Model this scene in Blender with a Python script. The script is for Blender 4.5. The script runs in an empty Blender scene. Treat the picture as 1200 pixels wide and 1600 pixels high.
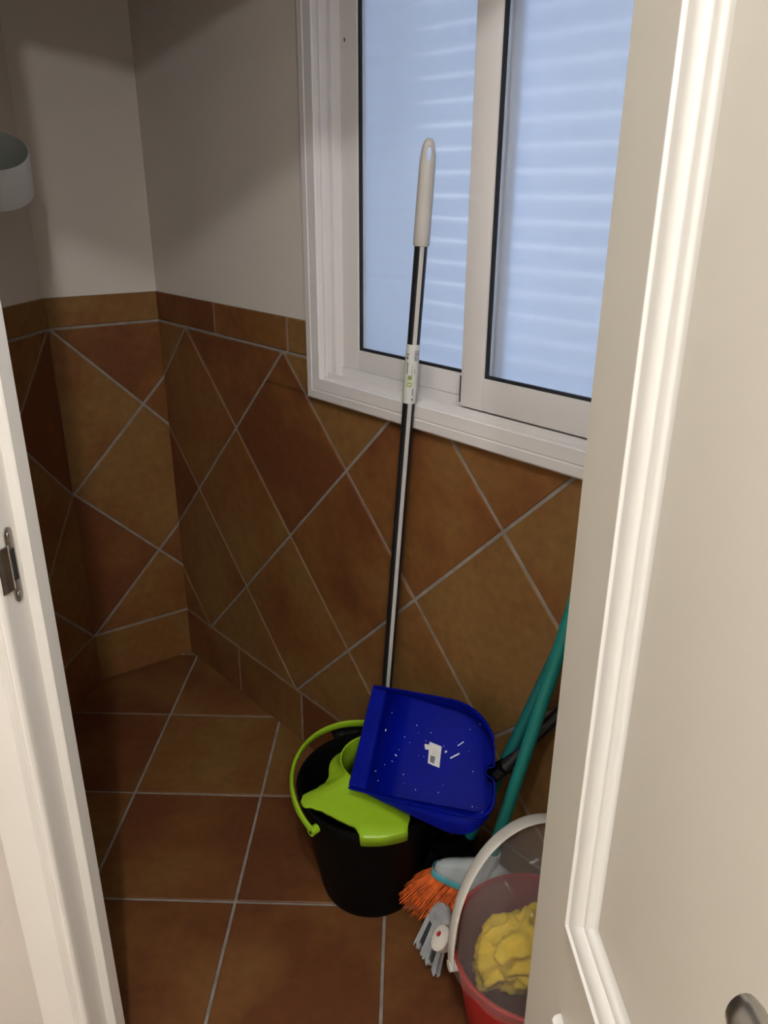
import bpy, bmesh, math, random
from mathutils import Vector, Matrix, noise

# ------------------------------------------------------------------ camera, world, exposure
SC = bpy.context.scene
COL = SC.collection
CAM_H = 1.47836
cam_d = bpy.data.cameras.new('camera')
cam = bpy.data.objects.new('camera', cam_d)
COL.objects.link(cam)
_r = Vector((0.99953, 0.02990, 0.00637)); _u = Vector((-0.01719, 0.37762, 0.92580)); _d = Vector((-0.02528, 0.92548, -0.37796))
_m = Matrix((( _r.x, _u.x, -_d.x, 0.0), (_r.y, _u.y, -_d.y, 0.0), (_r.z, _u.z, -_d.z, CAM_H), (0, 0, 0, 1)))
cam.matrix_world = _m
cam_d.sensor_fit = 'VERTICAL'; cam_d.sensor_height = 32.0; cam_d.lens = 1235.38 / 1600 * 32.0
cam_d.clip_start = 0.02
SC.camera = cam

world = bpy.data.worlds.new('daylight'); SC.world = world; world.use_nodes = True
_nt = world.node_tree; _bg = _nt.nodes['Background']              # overcast sky: paler towards the horizon
_tc = _nt.nodes.new('ShaderNodeTexCoord'); _sx = _nt.nodes.new('ShaderNodeSeparateXYZ'); _rp = _nt.nodes.new('ShaderNodeValToRGB')
_rp.color_ramp.elements[0].position = 0.0; _rp.color_ramp.elements[0].color = (.74, .78, .92, 1)
_rp.color_ramp.elements[1].position = 0.8; _rp.color_ramp.elements[1].color = (.58, .80, 1.0, 1)
_nt.links.new(_tc.outputs['Generated'], _sx.inputs[0]); _nt.links.new(_sx.outputs['Z'], _rp.inputs['Fac']); _nt.links.new(_rp.outputs['Color'], _bg.inputs['Color'])
_bg.inputs['Strength'].default_value = 1.55

SC.view_settings.view_transform = 'Standard'
SC.view_settings.look = 'None'
SC.view_settings.exposure = 0.0
SC.view_settings.gamma = 1.0
SC.view_settings.use_curve_mapping = False

LAMP_NEAR_W = 40.0
LAMP_FAR_W = 46.0
LAMP_COL = (1.0, .985, .96)

# ------------------------------------------------------------------ helpers
def mat(name, col, rough=0.5, metal=0.0, noise_scale=0.0, noise_amt=0.0, bump=0.0, bump_scale=40.0, rand=0.0,
        trans=0.0, ior=1.45, spec=0.5, coat=0.0):
    m = bpy.data.materials.new(name); m.use_nodes = True
    nt = m.node_tree; p = nt.nodes['Principled BSDF']
    p.inputs['Base Color'].default_value = (*col, 1); p.inputs['Roughness'].default_value = rough
    p.inputs['Metallic'].default_value = metal; p.inputs['IOR'].default_value = ior
    p.inputs['Transmission Weight'].default_value = trans
    p.inputs['Specular IOR Level'].default_value = spec
    p.inputs['Coat Weight'].default_value = coat
    tc = nt.nodes.new('ShaderNodeTexCoord')
    if noise_amt or rand:
        n = nt.nodes.new('ShaderNodeTexNoise'); n.inputs['Scale'].default_value = noise_scale or 5
        n.inputs['Detail'].default_value = 5
        nt.links.new(tc.outputs['Object'], n.inputs['Vector'])
        mp = nt.nodes.new('ShaderNodeMapRange')
        mp.inputs['From Min'].default_value = 0.3; mp.inputs['From Max'].default_value = 0.7
        mp.inputs['To Min'].default_value = 1 - noise_amt; mp.inputs['To Max'].default_value = 1 + noise_amt
        nt.links.new(n.outputs['Fac'], mp.inputs['Value'])
        mx = nt.nodes.new('ShaderNodeMix'); mx.data_type = 'RGBA'; mx.blend_type = 'MULTIPLY'
        mx.inputs[0].default_value = 1; mx.inputs[6].default_value = (*col, 1)
        nt.links.new(mp.outputs['Result'], mx.inputs[7]); nt.links.new(mx.outputs[2], p.inputs['Base Color'])
    if bump:
        n2 = nt.nodes.new('ShaderNodeTexNoise'); n2.inputs['Scale'].default_value = bump_scale; n2.inputs['Detail'].default_value = 4
        nt.links.new(tc.outputs['Object'], n2.inputs['Vector'])
        b = nt.nodes.new('ShaderNodeBump'); b.inputs['Strength'].default_value = bump; b.inputs['Distance'].default_value = 0.004
        nt.links.new(n2.outputs['Fac'], b.inputs['Height']); nt.links.new(b.outputs['Normal'], p.inputs['Normal'])
    return m

def terracotta(name, k_):
    m = bpy.data.materials.new(name); m.use_nodes = True
    nt = m.node_tree; p = nt.nodes['Principled BSDF']; L = nt.links
    tc = nt.nodes.new('ShaderNodeTexCoord'); oi = nt.nodes.new('ShaderNodeObjectInfo')
    off = nt.nodes.new('ShaderNodeVectorMath'); off.operation = 'SCALE'; off.inputs[3].default_value = 7.0
    cmb = nt.nodes.new('ShaderNodeCombineXYZ')
    for i in range(3): L.new(oi.outputs['Random'], cmb.inputs[i])
    L.new(cmb.outputs[0], off.inputs[0])
    add = nt.nodes.new('ShaderNodeVectorMath'); add.operation = 'ADD'
    L.new(tc.outputs['Object'], add.inputs[0]); L.new(off.outputs[0], add.inputs[1])
    n = nt.nodes.new('ShaderNodeTexNoise'); n.inputs['Scale'].default_value = 4.5; n.inputs['Detail'].default_value = 3; n.inputs['Roughness'].default_value = 0.55
    L.new(add.outputs[0], n.inputs['Vector'])
    ad = nt.nodes.new('ShaderNodeMath'); ad.operation = 'MULTIPLY_ADD'; ad.inputs[1].default_value = 0.42; ad.inputs[2].default_value = -0.21
    L.new(oi.outputs['Random'], ad.inputs[0])
    sm = nt.nodes.new('ShaderNodeMath'); sm.operation = 'ADD'
    L.new(n.outputs['Fac'], sm.inputs[0]); L.new(ad.outputs[0], sm.inputs[1])
    cr = nt.nodes.new('ShaderNodeValToRGB'); e = cr.color_ramp.elements
    e[0].position = 0.32; e[0].color = (.225 * k_, .078 * k_, .030 * k_, 1)
    e[1].position = 0.70; e[1].color = (.335 * k_, .175 * k_, .058 * k_, 1)
    k = e.new(0.48); k.color = (.30 * k_, .125 * k_, .040 * k_, 1)
    L.new(sm.outputs[0], cr.inputs['Fac'])
    f = nt.nodes.new('ShaderNodeTexNoise'); f.inputs['Scale'].default_value = 45; f.inputs['Detail'].default_value = 6
    L.new(add.outputs[0], f.inputs['Vector'])
    mr = nt.nodes.new('ShaderNodeMapRange'); mr.inputs['From Min'].default_value = .3; mr.inputs['From Max'].default_value = .7
    mr.inputs['To Min'].default_value = .88; mr.inputs['To Max'].default_value = 1.1
    L.new(f.outputs['Fac'], mr.inputs['Value'])
    mx = nt.nodes.new('ShaderNodeMix'); mx.data_type = 'RGBA'; mx.blend_type = 'MULTIPLY'; mx.inputs[0].default_value = 1
    L.new(cr.outputs['Color'], mx.inputs[6]); L.new(mr.outputs['Result'], mx.inputs[7]); L.new(mx.outputs[2], p.inputs['Base Color'])
    p.inputs['Roughness'].default_value = 0.42; p.inputs['Specular IOR Level'].default_value = 0.25
    b = nt.nodes.new('ShaderNodeBump'); b.inputs['Strength'].default_value = 0.12; b.inputs['Distance'].default_value = 0.003
    L.new(f.outputs['Fac'], b.inputs['Height']); L.new(b.outputs['Normal'], p.inputs['Normal'])
    return m

def sheet_mat(name, col, transp, rough=0.3, transl=0.3):
    """thin plastic film: part see-through, part scattering"""
    m = bpy.data.materials.new(name); m.use_nodes = True; nt = m.node_tree; nt.nodes.clear()
    o = nt.nodes.new('ShaderNodeOutputMaterial'); t = nt.nodes.new('ShaderNodeBsdfTransparent'); t.inputs[0].default_value = (.96, .96, .97, 1)
    p = nt.nodes.new('ShaderNodeBsdfPrincipled'); p.inputs['Base Color'].default_value = (*col, 1); p.inputs['Roughness'].default_value = rough
    tl = nt.nodes.new('ShaderNodeBsdfTranslucent'); tl.inputs[0].default_value = (*col, 1)
    a = nt.nodes.new('ShaderNodeMixShader'); a.inputs[0].default_value = transl
    nt.links.new(p.outputs[0], a.inputs[1]); nt.links.new(tl.outputs[0], a.inputs[2])
    b = nt.nodes.new('ShaderNodeMixShader'); b.inputs[0].default_value = transp
    nt.links.new(a.outputs[0], b.inputs[1]); nt.links.new(t.outputs[0], b.inputs[2]); nt.links.new(b.outputs[0], o.inputs[0])
    return m

M = dict(
    tile=terracotta('terracotta_wall_tile', .64), floortile=terracotta('terracotta_floor_tile', .52),
    grout=mat('grey_grout', (.25, .225, .20), .9, noise_scale=30, noise_amt=.2, bump=.3, bump_scale=120),
    paint=mat('cream_wall_paint', (.64, .585, .53), .85, noise_scale=3, noise_amt=.03, bump=.12, bump_scale=160),
    hallpaint=mat('white_hall_paint', (.86, .84, .80), .85, noise_scale=3, noise_amt=.02, bump=.1, bump_scale=160),
    ceiling=mat('white_ceiling_paint', (.86, .84, .81), .9, bump=.08, bump_scale=120),
    hallfloor=mat('brown_hall_floor', (.50, .40, .30), .45, noise_scale=4, noise_amt=.15),
    alu=mat('white_lacquered_aluminium', (.74, .71, .70), .32, noise_scale=2, noise_amt=.02),
    gasket=mat('black_rubber_gasket', (.012, .013, .016), .6, noise_scale=20, noise_amt=.2),
    doorwhite=mat('white_lacquer_door', (.74, .70, .62), .42, noise_scale=2, noise_amt=.02, bump=.03, bump_scale=60),
    moulding=mat('bright_white_moulding_lacquer', (.88, .86, .82), .35, noise_scale=2, noise_amt=.02),
    jambwhite=mat('white_lacquer_frame', (.80, .765, .72), .4, noise_scale=2, noise_amt=.02),
    steel=mat('brushed_steel', (.46, .44, .41), .32, 1.0, noise_scale=60, noise_amt=.1),
    darkhole=mat('dark_recess', (.02, .018, .015), .8, noise_scale=10, noise_amt=.2),
    black=mat('black_plastic', (.0025, .0025, .0025), .5, noise_scale=12, noise_amt=.15, spec=.1),
    blackpole=mat('black_pole_coating', (.012, .012, .014), .3, noise_scale=10, noise_amt=.1),
    stripe=mat('pale_grey_stripe', (.50, .48, .47), .4, noise_scale=10, noise_amt=.05),
    grip=mat('light_grey_grip', (.50, .47, .44), .5, noise_scale=15, noise_amt=.04),
    paper=mat('printed_paper_label', (.62, .62, .60), .45, noise_scale=40, noise_amt=.06),
    ink=mat('grey_print', (.16, .16, .18), .6, noise_scale=80, noise_amt=.3),
    greenink=mat('green_print', (.28, .38, .04), .5, noise_scale=30, noise_amt=.1),
    lime=mat('lime_green_plastic', (.29, .49, .018), .36, noise_scale=8, noise_amt=.05),
    blue=mat('cobalt_blue_plastic', (.0006, .0045, .20), .32, noise_scale=14, noise_amt=.12, bump=.05, bump_scale=70, spec=.12),
    teal=mat('teal_pole_coating', (.010, .205, .185), .38, noise_scale=8, noise_amt=.06),
    tealdark=mat('dark_teal_pole_coating', (.006, .135, .135), .4, noise_scale=8, noise_amt=.06),
    broomgrey=mat('pale_grey_blue_plastic', (.42, .47, .48), .45, noise_scale=14, noise_amt=.05),
    broomband=mat('turquoise_rubber_band', (.075, .36, .42), .5, noise_scale=14, noise_amt=.05),
    orange=mat('orange_bristle', (.68, .125, .020), .6, noise_scale=60, noise_amt=.45),
    greybristle=mat('grey_bristle', (.36, .37, .38), .6, noise_scale=30, noise_amt=.3),
    blackbristle=mat('black_bristle', (.012, .012, .012), .6, noise_scale=30, noise_amt=.3),
    red=mat('red_plastic', (.40, .016, .014), .42, noise_scale=8, noise_amt=.06),
    handlewhite=mat('off_white_plastic', (.56, .53, .48), .45, noise_scale=14, noise_amt=.05),
    yellow=mat('yellow_cloth', (.80, .56, .035), .8, noise_scale=18, noise_amt=.15, bump=.4, bump_scale=50),
    bag=sheet_mat('clear_plastic_film', (.66, .63, .62), .87, .16),
    shade=mat('white_lamp_enamel', (.70, .70, .70), .5, noise_scale=6, noise_amt=.02),
    shadein=mat('grey_green_lamp_lining', (.62, .66, .62), .6, noise_scale=6, noise_amt=.04),
    mopyarn=mat('grey_mop_yarn', (.25, .24, .23), .9, noise_scale=60, noise_amt=.4),
    concrete=mat('outdoor_render', (.6, .58, .54), .9, noise_scale=5, noise_amt=.1),
    crumb=mat('pale_crumb', (.75, .74, .78), .7, noise_scale=50, noise_amt=.1),
)
# frosted glass
M['glass'] = mat('frosted_glass', (.95, .97, 1.0), .36, trans=1.0, ior=1.25, noise_scale=10, noise_amt=.01)
# shutter slats let daylight glow through
def slat_mat():
    m = bpy.data.materials.new('translucent_white_slat'); m.use_nodes = True; nt = m.node_tree; nt.nodes.clear()
    o = nt.nodes.new('ShaderNodeOutputMaterial'); d = nt.nodes.new('ShaderNodeBsdfDiffuse'); t = nt.nodes.new('ShaderNodeBsdfTranslucent')
    d.inputs[0].default_value = (.8, .82, .85, 1); t.inputs[0].default_value = (.86, .92, 1, 1)
    mx = nt.nodes.new('ShaderNodeMixShader'); mx.inputs[0].default_value = .7
    nt.links.new(d.outputs[0], mx.inputs[1]); nt.links.new(t.outputs[0], mx.inputs[2]); nt.links.new(mx.outputs[0], o.inputs[0])
    return m
M['slat'] = slat_mat()
def link(o, parent=None):
    COL.objects.link(o)
    if parent is not None: o.parent = parent
    return o

def mesh(name, verts, faces, m, parent=None, smooth=False, fix=True, auto=None, mats=None, fmat=None):
    me = bpy.data.meshes.new(name)
    me.from_pydata([tuple(v) for v in verts], [], faces)
    if fix:
        bm = bmesh.new(); bm.from_mesh(me)
        bmesh.ops.remove_doubles(bm, verts=bm.verts, dist=1e-6)
        bmesh.ops.recalc_face_normals(bm, faces=bm.faces); bm.to_mesh(me); bm.free()
    for mm in (mats or [m]): me.materials.append(mm)
    if fmat:
        for p, i in zip(me.polygons, fmat): p.material_index = i
    if smooth:
        me.shade_smooth()
        if auto: me.set_sharp_from_angle(angle=math.radians(auto))
    return link(bpy.data.objects.new(name, me), parent)

def empty(name, loc=(0, 0, 0), mw=None):
    o = bpy.data.objects.new(name, None); o.empty_display_size = .05; COL.objects.link(o)
    if mw is not None: o.matrix_world = mw
    else: o.location = loc
    return o

def tag(o, label, cat=None, group=None, kind=None):
    if label: o['label'] = label
    if cat: o['category'] = cat
    if group: o['group'] = group
    if kind: o['kind'] = kind
    return o

def frame(o, x):
    """matrix whose X axis runs along x (horizontal), Z up, Y = Z cross X"""
    x = Vector(x).normalized(); z = Vector((0, 0, 1)); y = z.cross(x)
    return Matrix(((x.x, y.x, 0, o[0]), (x.y, y.y, 0, o[1]), (0, 0, 1, o[2] if len(o) > 2 else 0), (0, 0, 0, 1)))

BOXF = [(0, 1, 3, 2), (4, 6, 7, 5), (0, 4, 5, 1), (2, 3, 7, 6), (0, 2, 6, 4), (1, 5, 7, 3)]
def boxes(name, lst, m, parent=None, bevel=0.0, seg=2):
    vs, fs = [], []
    for (a, b) in lst:
        n = len(vs)
        for x in (a[0], b[0]):
            for y in (a[1], b[1]):
                for z in (a[2], b[2]): vs.append((x, y, z))
        fs += [tuple(n + i for i in f) for f in BOXF]
    o = mesh(name, vs, fs, m, parent, fix=False)
    bm = bmesh.new(); bm.from_mesh(o.data)
    bmesh.ops.recalc_face_normals(bm, faces=bm.faces)
    if bevel: bmesh.ops.bevel(bm, geom=bm.edges[:], offset=bevel, segments=seg, profile=.6, affect='EDGES')
    bm.to_mesh(o.data); bm.free()
    if bevel: o.data.shade_smooth(); o.data.set_sharp_from_angle(angle=math.radians(50))
    return o

def extrude(name, prof, z0, z1, m, parent=None, place=lambda p, q, h: (p, q, h), smooth=False, auto=35):
    n = len(prof)
    vs = [place(p, q, z0) for p, q in prof] + [place(p, q, z1) for p, q in prof]
    fs = [(i, (i + 1) % n, n + (i + 1) % n, n + i) for i in range(n)] + [tuple(range(n))[::-1], tuple(range(n, 2 * n))]
    return mesh(name, vs, fs, m, parent, smooth=smooth, auto=auto)

def tube(name, pts, rad, m, parent=None, seg=14, cap=True, flat=None, smooth=True, auto=50):
    """sweep; rad is a number, list, or list of (a,b); flat = reference normal for (a,b)"""
    pts = [Vector(p) for p in pts]; n = len(pts)
    if not isinstance(rad, (list, tuple)): rad = [rad] * n
    rad = [r if isinstance(r, (list, tuple)) else (r, r) for r in rad]
    vs, fs = [], []
    t0 = (pts[1] - pts[0]).normalized()
    up = Vector(flat) if flat is not None else (Vector((0, 0, 1)) if abs(t0.z) < .9 else Vector((1, 0, 0)))
    for i, p in enumerate(pts):
        t = (pts[min(i + 1, n - 1)] - pts[max(i - 1, 0)]).normalized()
        a = (up - t * up.dot(t)).normalized(); b = t.cross(a)
        if flat is None: up = a
        for k in range(seg):
            th = 2 * math.pi * k / seg
            vs.append(p + a * math.cos(th) * rad[i][0] + b * math.sin(th) * rad[i][1])
    for i in range(n - 1):
        for k in range(seg):
            fs.append((i * seg + k, i * seg + (k + 1) % seg, (i + 1) * seg + (k + 1) % seg, (i + 1) * seg + k))
    if cap: fs += [tuple(range(seg))[::-1], tuple((n - 1) * seg + k for k in range(seg))]
    return mesh(name, vs, fs, m, parent, smooth=smooth, auto=auto)

def lathe(name, prof, m, parent=None, seg=48, closed=False, smooth=True, auto=40):
    """prof: (radius, z) list about the local z axis"""
    vs, fs = [], []
    n = len(prof)
    for r, z in prof:
        for k in range(seg):
            a = 2 * math.pi * k / seg
            vs.append((r * math.cos(a), r * math.sin(a), z))
    for i in range(n if closed else n - 1):
        j = (i + 1) % n
        for k in range(seg):
            fs.append((i * seg + k, i * seg + (k + 1) % seg, j * seg + (k + 1) % seg, j * seg + k))
    return mesh(name, vs, fs, m, parent, smooth=smooth, auto=auto)

# polygon tools for tiles (convex, CCW)
def clip(poly, a, b, c):
    out = []
    for i in range(len(poly)):
        p, q = poly[i], poly[(i + 1) % len(poly)]
        fp, fq = a * p[0] + b * p[1] - c, a * q[0] + b * q[1] - c
        if fp <= 0: out.append(p)
        if (fp < 0 < fq) or (fq < 0 < fp):
            t = fp / (fp - fq); out.append((p[0] + (q[0] - p[0]) * t, p[1] + (q[1] - p[1]) * t))
    o2 = []
    for p in out:
        if not o2 or math.hypot(p[0] - o2[-1][0], p[1] - o2[-1][1]) > 1e-5: o2.append(p)
    if len(o2) > 1 and math.hypot(o2[0][0] - o2[-1][0], o2[0][1] - o2[-1][1]) < 1e-5: o2.pop()
    return o2 if len(o2) >= 3 else []
def area(p): return sum(p[i][0] * p[(i + 1) % len(p)][1] - p[(i + 1) % len(p)][0] * p[i][1] for i in range(len(p))) / 2
def inset(poly, d):
    src = poly; out = poly
    for i in range(len(src)):
        p, q = src[i], src[(i + 1) % len(src)]
        dx, dy = q[0] - p[0], q[1] - p[1]; L = math.hypot(dx, dy)
        a, b = dy / L, -dx / L                                   # outward normal for CCW
        out = clip(out, a, b, a * p[0] + b * p[1] - d)
        if not out: return []
    return out
rng = random.Random(7)
def tile(polys, h, parent, place, g=.0036, name='tile', m=None):
    vs, fs = [], []
    hh = h + rng.uniform(-.0004, .0004)
    tx, ty = rng.uniform(-.0016, .0016), rng.uniform(-.0016, .0016)
    cx = cy = None
    for poly in polys:
        if not poly or area(poly) < 2e-4: continue
        o = inset(poly, g)
        if not o or area(o) < 1.5e-4: continue
        i = inset(o, .0018)
        if len(i) != len(o): i = None
        if cx is None: cx, cy = o[0]
        f = lambda p, z: place(p[0], p[1], z + ((p[0] - cx) * tx + (p[1] - cy) * ty if z > .001 else 0))
        n = len(o); b = len(vs)
        vs += [f(p, 0.0) for p in o]; vs += [f(p, hh - (.0014 if i else 0)) for p in o]
        fs += [(b + k, b + (k + 1) % n, b + n + (k + 1) % n, b + n + k) for k in range(n)]
        if i:
            vs += [f(p, hh) for p in i]
            fs += [(b + n + k, b + n + (k + 1) % n, b + 2 * n + (k + 1) % n, b + 2 * n + k) for k in range(n)]
            fs.append(tuple(b + 2 * n + k for k in range(n)))
        else: fs.append(tuple(b + n + k for k in range(n)))
    if vs: return mesh(name, vs, fs, m or M['tile'], parent)

# ------------------------------------------------------------------ the room shell
S = .335
CORNER = Vector((-.7232, 2.3249, 0)); BACKEND = Vector((-.9723, 2.1388, 0))
WD = Vector((.69174, -.72215, 0)); WN = Vector((.72215, .69174, 0))
DADO, Z1, Z0 = 1.2045, 1.1210, .1659
TW, TH = .2323, (1.1210 - .1659) / 4                                # half diagonals of the wall diamonds
CEIL = 2.75
E_ = Vector((math.cos(math.radians(4.8)), -math.sin(math.radians(4.8)), 0))
DOORO = Vector((-.50, .87, 0)); WALLT = .075; OPEN_W = .737; HEAD = 2.105
MW_DOOR = frame(DOORO, E_); MI = E_.copy(); MN = Vector((-E_.y, E_.x, 0))
def dw(x, y, z=0): return MW_DOOR @ Vector((x, y, z))
def isect(p, d, q, e):                                             # p+t d on line q+s e
    den = d.x * e.y - d.y * e.x; return ((q.x - p.x) * e.y - (q.y - p.y) * e.x) / den
DL = Vector((-.12, -.9928, 0)).normalized()
LLEN = isect(BACKEND, DL, dw(0, WALLT), E_); NEARL = BACKEND + DL * LLEN
ULEN = isect(CORNER, WD, dw(0, WALLT), E_); NEARR = CORNER + WD * ULEN
BLEN = (CORNER - BACKEND).length

# floor
floor = mesh('floor', [(-1.75, -3.1, -.06), (1.75, -3.1, -.06), (1.75, 2.9, -.06), (-1.75, 2.9, -.06), (-1.75, -3.1, -.0035), (1.75, -3.1, -.0035), (1.75, 2.9, -.0035), (-1.75, 2.9, -.0035)],
             [(0, 3, 2, 1), (4, 5, 6, 7), (0, 1, 5, 4), (1, 2, 6, 5), (2, 3, 7, 6), (3, 0, 4, 7)], M['grout'])
tag(floor, 'brown terracotta tiled floor with grey joints', 'floor', kind='structure')
room = [tuple(NEARL.xy), tuple(NEARR.xy), tuple(CORNER.xy), tuple(BACKEND.xy)]
def clip_room(poly, m=-.006):
    for i in range(4):
        p, q = room[i], room[(i + 1) % 4]
        dx, dy = q[0] - p[0], q[1] - p[1]; L = math.hypot(dx, dy); a, b = dy / L, -dx / L
        poly = clip(poly, a, b, a * p[0] + b * p[1] + (WALLT if i == 0 else -m))   # through the doorway at the front
        if not poly: return []
    return poly
for i in range(-3, 6):
    for j in range(-3, 5):
        x0, y0 = -.698 + i * S, 1.969 - j * S
        tile([clip_room([(x0, y0 - S), (x0 + S, y0 - S), (x0 + S, y0), (x0, y0)])], .0035, floor, lambda p, q, h: (p, q, h - .0035), g=.0034, m=M['floortile'])
_e0, _e1 = dw(-1.08, -.0006), dw(2.10, -.0006)
_hv = [(-1.6, -3.0), (1.6, -3.0), (_e1.x, _e1.y), (_e0.x, _e0.y)]
mesh('hall_floor_slab', [(x, y, -.0036) for x, y in _hv] + [(x, y, .0) for x, y in _hv], [(3, 2, 1, 0), (4, 5, 6, 7), (0, 1, 5, 4), (1, 2, 6, 5), (2, 3, 7, 6), (3, 0, 4, 7)], M['hallfloor'], floor)

# window wall
WU0, WU1, WZ0, WZ1 = .735, 1.715, 1.033, 2.06                     # outer edge of the window frame
HU0, HU1, HZ0, HZ1 = WU0 + .03, WU1 - .03, WZ0 + .03, WZ1 - .03  # the opening in the wall
MWW = frame(CORNER, WD)
T = .30
wall_right = boxes('wall_right', [((-.02, 0, -.05), (HU0, T, CEIL)), ((HU1, 0, -.05), (ULEN + .12, T, CEIL)), ((HU0, 0, -.05), (HU1, T, HZ0)), ((HU0, 0, HZ1), (HU1, T, CEIL))], M['paint'])
wall_right.matrix_world = MWW
tag(wall_right, 'window wall, cream paint above diagonal terracotta tiles', 'wall', kind='structure')
boxes('grout_bed', [((0, -.001, 0), (WU0 + .02, .004, DADO - .001)), ((WU0 + .02, -.001, 0), (WU1 - .02, .004, WZ0 + .01)), ((WU1 - .02, -.001, 0), (ULEN, .004, DADO - .001))], M['grout'], wall_right)
PLW = lambda p, q, h: (p, -.001 - h, q)
TH_T = .0024
def rect(a, b, c, d): return [(a, c), (b, c), (b, d), (a, d)]
def wall_tiles(parent, length, joint0, node0, window=None, pitch=.326):
    js = sorted({-.002, length + .002} | {joint0 + k * pitch for k in range(-8, 12) if 0.02 < joint0 + k * pitch < length - .02})
    def cut(poly):
        if not window: return [poly]
        a, b, z = window
        out = [clip(poly, 0, 1, z)]
        up = clip(poly, 0, -1, -z)
        if up: out += [clip(up, 1, 0, a), clip(up, -1, 0, -b)]
        return [o for o in out if o]
    # where a tile is cut in two along the window bottom the halves stay one tile: no joint between them
    for a, b in zip(js[:-1], js[1:]):
        if window and window[0] < b and a < window[1]:
            for r in ((a, min(b, window[0])), (max(a, window[1]), b)):
                if r[1] - r[0] > .02: tile([rect(r[0], r[1], Z1, DADO + .002)], TH_T, parent, PLW)
        else: tile([rect(a, b, Z1, DADO + .002)], TH_T, parent, PLW)
        tile([rect(a, b, -.004, Z0)], TH_T, parent, PLW)
    k0 = int((0 - node0) / TW) - 3
    for n in range(k0, k0 + int(length / TW) + 8):
        for m_ in range(0, 5):
            if (n + m_) % 2 == 0: continue
            cx, cz = node0 + n * TW, Z1 - m_ * TH
            poly = [(cx - TW, cz), (cx, cz - TH), (cx + TW, cz), (cx, cz + TH)]
            for h in ((-1, 0, .002), (1, 0, length + .002), (0, 1, Z1), (0, -1, -Z0)):
                poly = clip(poly, *h)
                if not poly: break
            if not poly: continue
            if window and max(p[1] for p in poly) > window[2] and max(p[0] for p in poly) > window[0] and min(p[0] for p in poly) < window[1]:
                below = clip(poly, 0, 1, window[2] + .010)
                up = clip(poly, 0, -1, -window[2] + .010)
                ps = [below] + ([clip(up, 1, 0, window[0]), clip(up, -1, 0, -window[1])] if up else [])
                tile([p for p in ps if p], TH_T, parent, PLW)
            else: tile([poly], TH_T, parent, PLW)
wall_tiles(wall_right, ULEN, .318, .1578, (WU0 + .004, WU1 - .004, WZ0 + .004))

# back wall (the short wall left of the corner)
wall_back = boxes('wall_back', [((-.0, 0, -.05), (BLEN + .2, .12, CEIL))], M['paint'])
wall_back.matrix_world = frame(BACKEND, CORNER - BACKEND)
tag(wall_back, 'short cream wall with terracotta dado left of the corner', 'wall', kind='structure')
boxes('grout_bed', [((0, -.001, 0), (BLEN, .004, DADO - .001))], M['grout'], wall_back)
wall_tiles(wall_back, BLEN, 5, 0.004)
# left wall
wall_left = boxes('wall_left', [((-.1, 0, -.05), (LLEN + .1, .12, CEIL))], M['paint'])
wall_left.matrix_world = frame(NEARL, -DL)
tag(wall_left, 'shadowed cream wall with terracotta dado beside the door frame', 'wall', kind='structure')
boxes('grout_bed', [((0, -.001, 0), (LLEN, .004, DADO - .001))], M['grout'], wall_left)
wall_tiles(wall_left, LLEN, LLEN - .326, LLEN - .004)
# front wall with the doorway (thin partition towards the hall)
FX0, FX1 = -.018, OPEN_W + .018
wall_front = boxes('wall_front', [((-1.25, 0, -.05), (FX0, WALLT, CEIL)), ((FX1, 0, -.05), (1.6, WALLT, CEIL)), ((FX0, 0, HEAD + .02), (FX1, WALLT, CEIL))], M['paint'])
wall_front.matrix_world = MW_DOOR
tag(wall_front, 'cream partition wall around the doorway', 'wall', kind='structure')
ceil = boxes('ceiling', [((-1.75, -3.1, CEIL), (1.75, 2.9, CEIL + .08))], M['ceiling'])
tag(ceil, 'white ceiling over hall and storage room', 'ceiling', kind='structure')
# hall behind the camera
for nm, a, b, lb in (('wall_hall_left', (-1.72, -3.1, -.05), (-1.6, 1.2, CEIL), 'cream hall wall left of the doorway'),
                     ('wall_hall_right', (1.6, -3.1, -.05), (1.72, 1.0, CEIL), 'cream hall wall right of the doorway'),
                     ('wall_hall_back', (-1.72, -3.1, -.05), (1.72, -3.0, CEIL), 'cream hall wall facing the doorway')):
    tag(boxes(nm, [(a, b)], M['hallpaint']), lb, 'wall', kind='structure')

# ------------------------------------------------------------------ door frame (trim) with strike plate
trim = empty('trim_1', mw=MW_DOOR); tag(trim, 'white lacquered door frame with steel strike plate', 'door frame', kind='structure')
RB, JX = .045, .0145                                               # rebate depth, stop height
for s in (0, 1):
    X = (lambda x: x) if s == 0 else (lambda x: OPEN_W - x)
    prof = [(X(-.017), .002), (X(0), .002), (X(0), RB), (X(JX - .002), RB), (X(JX), RB + .002), (X(JX), WALLT - .001), (X(-.017), WALLT - .001)]
    extrude('jamb', prof, 0, HEAD + .015, M['jambwhite'], trim)
    cas = [(0, .001), (0, -.006), (-.0015, -.009), (-.004, -.0108), (-.008, -.0108), (-.0105, -.009), (-.012, -.0065), (-.0145, -.0065),
           (-.016, -.010), (-.020, -.0135), (-.030, -.0150), (-.066, -.0165), (-.071, -.0155), (-.074, -.012), (-.074, .001)]
    extrude('casing', [(X(p), q) for p, q in cas], 0, HEAD + .07, M['jambwhite'], trim, smooth=True, auto=30)
extrude('head_jamb', [(.002, HEAD + .018), (.002, HEAD), (RB, HEAD), (RB, HEAD - JX), (WALLT - .001, HEAD - JX), (WALLT - .001, HEAD + .018)], 0.0, OPEN_W, M['jambwhite'], trim, place=lambda p, q, h: (h, p, q))
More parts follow.
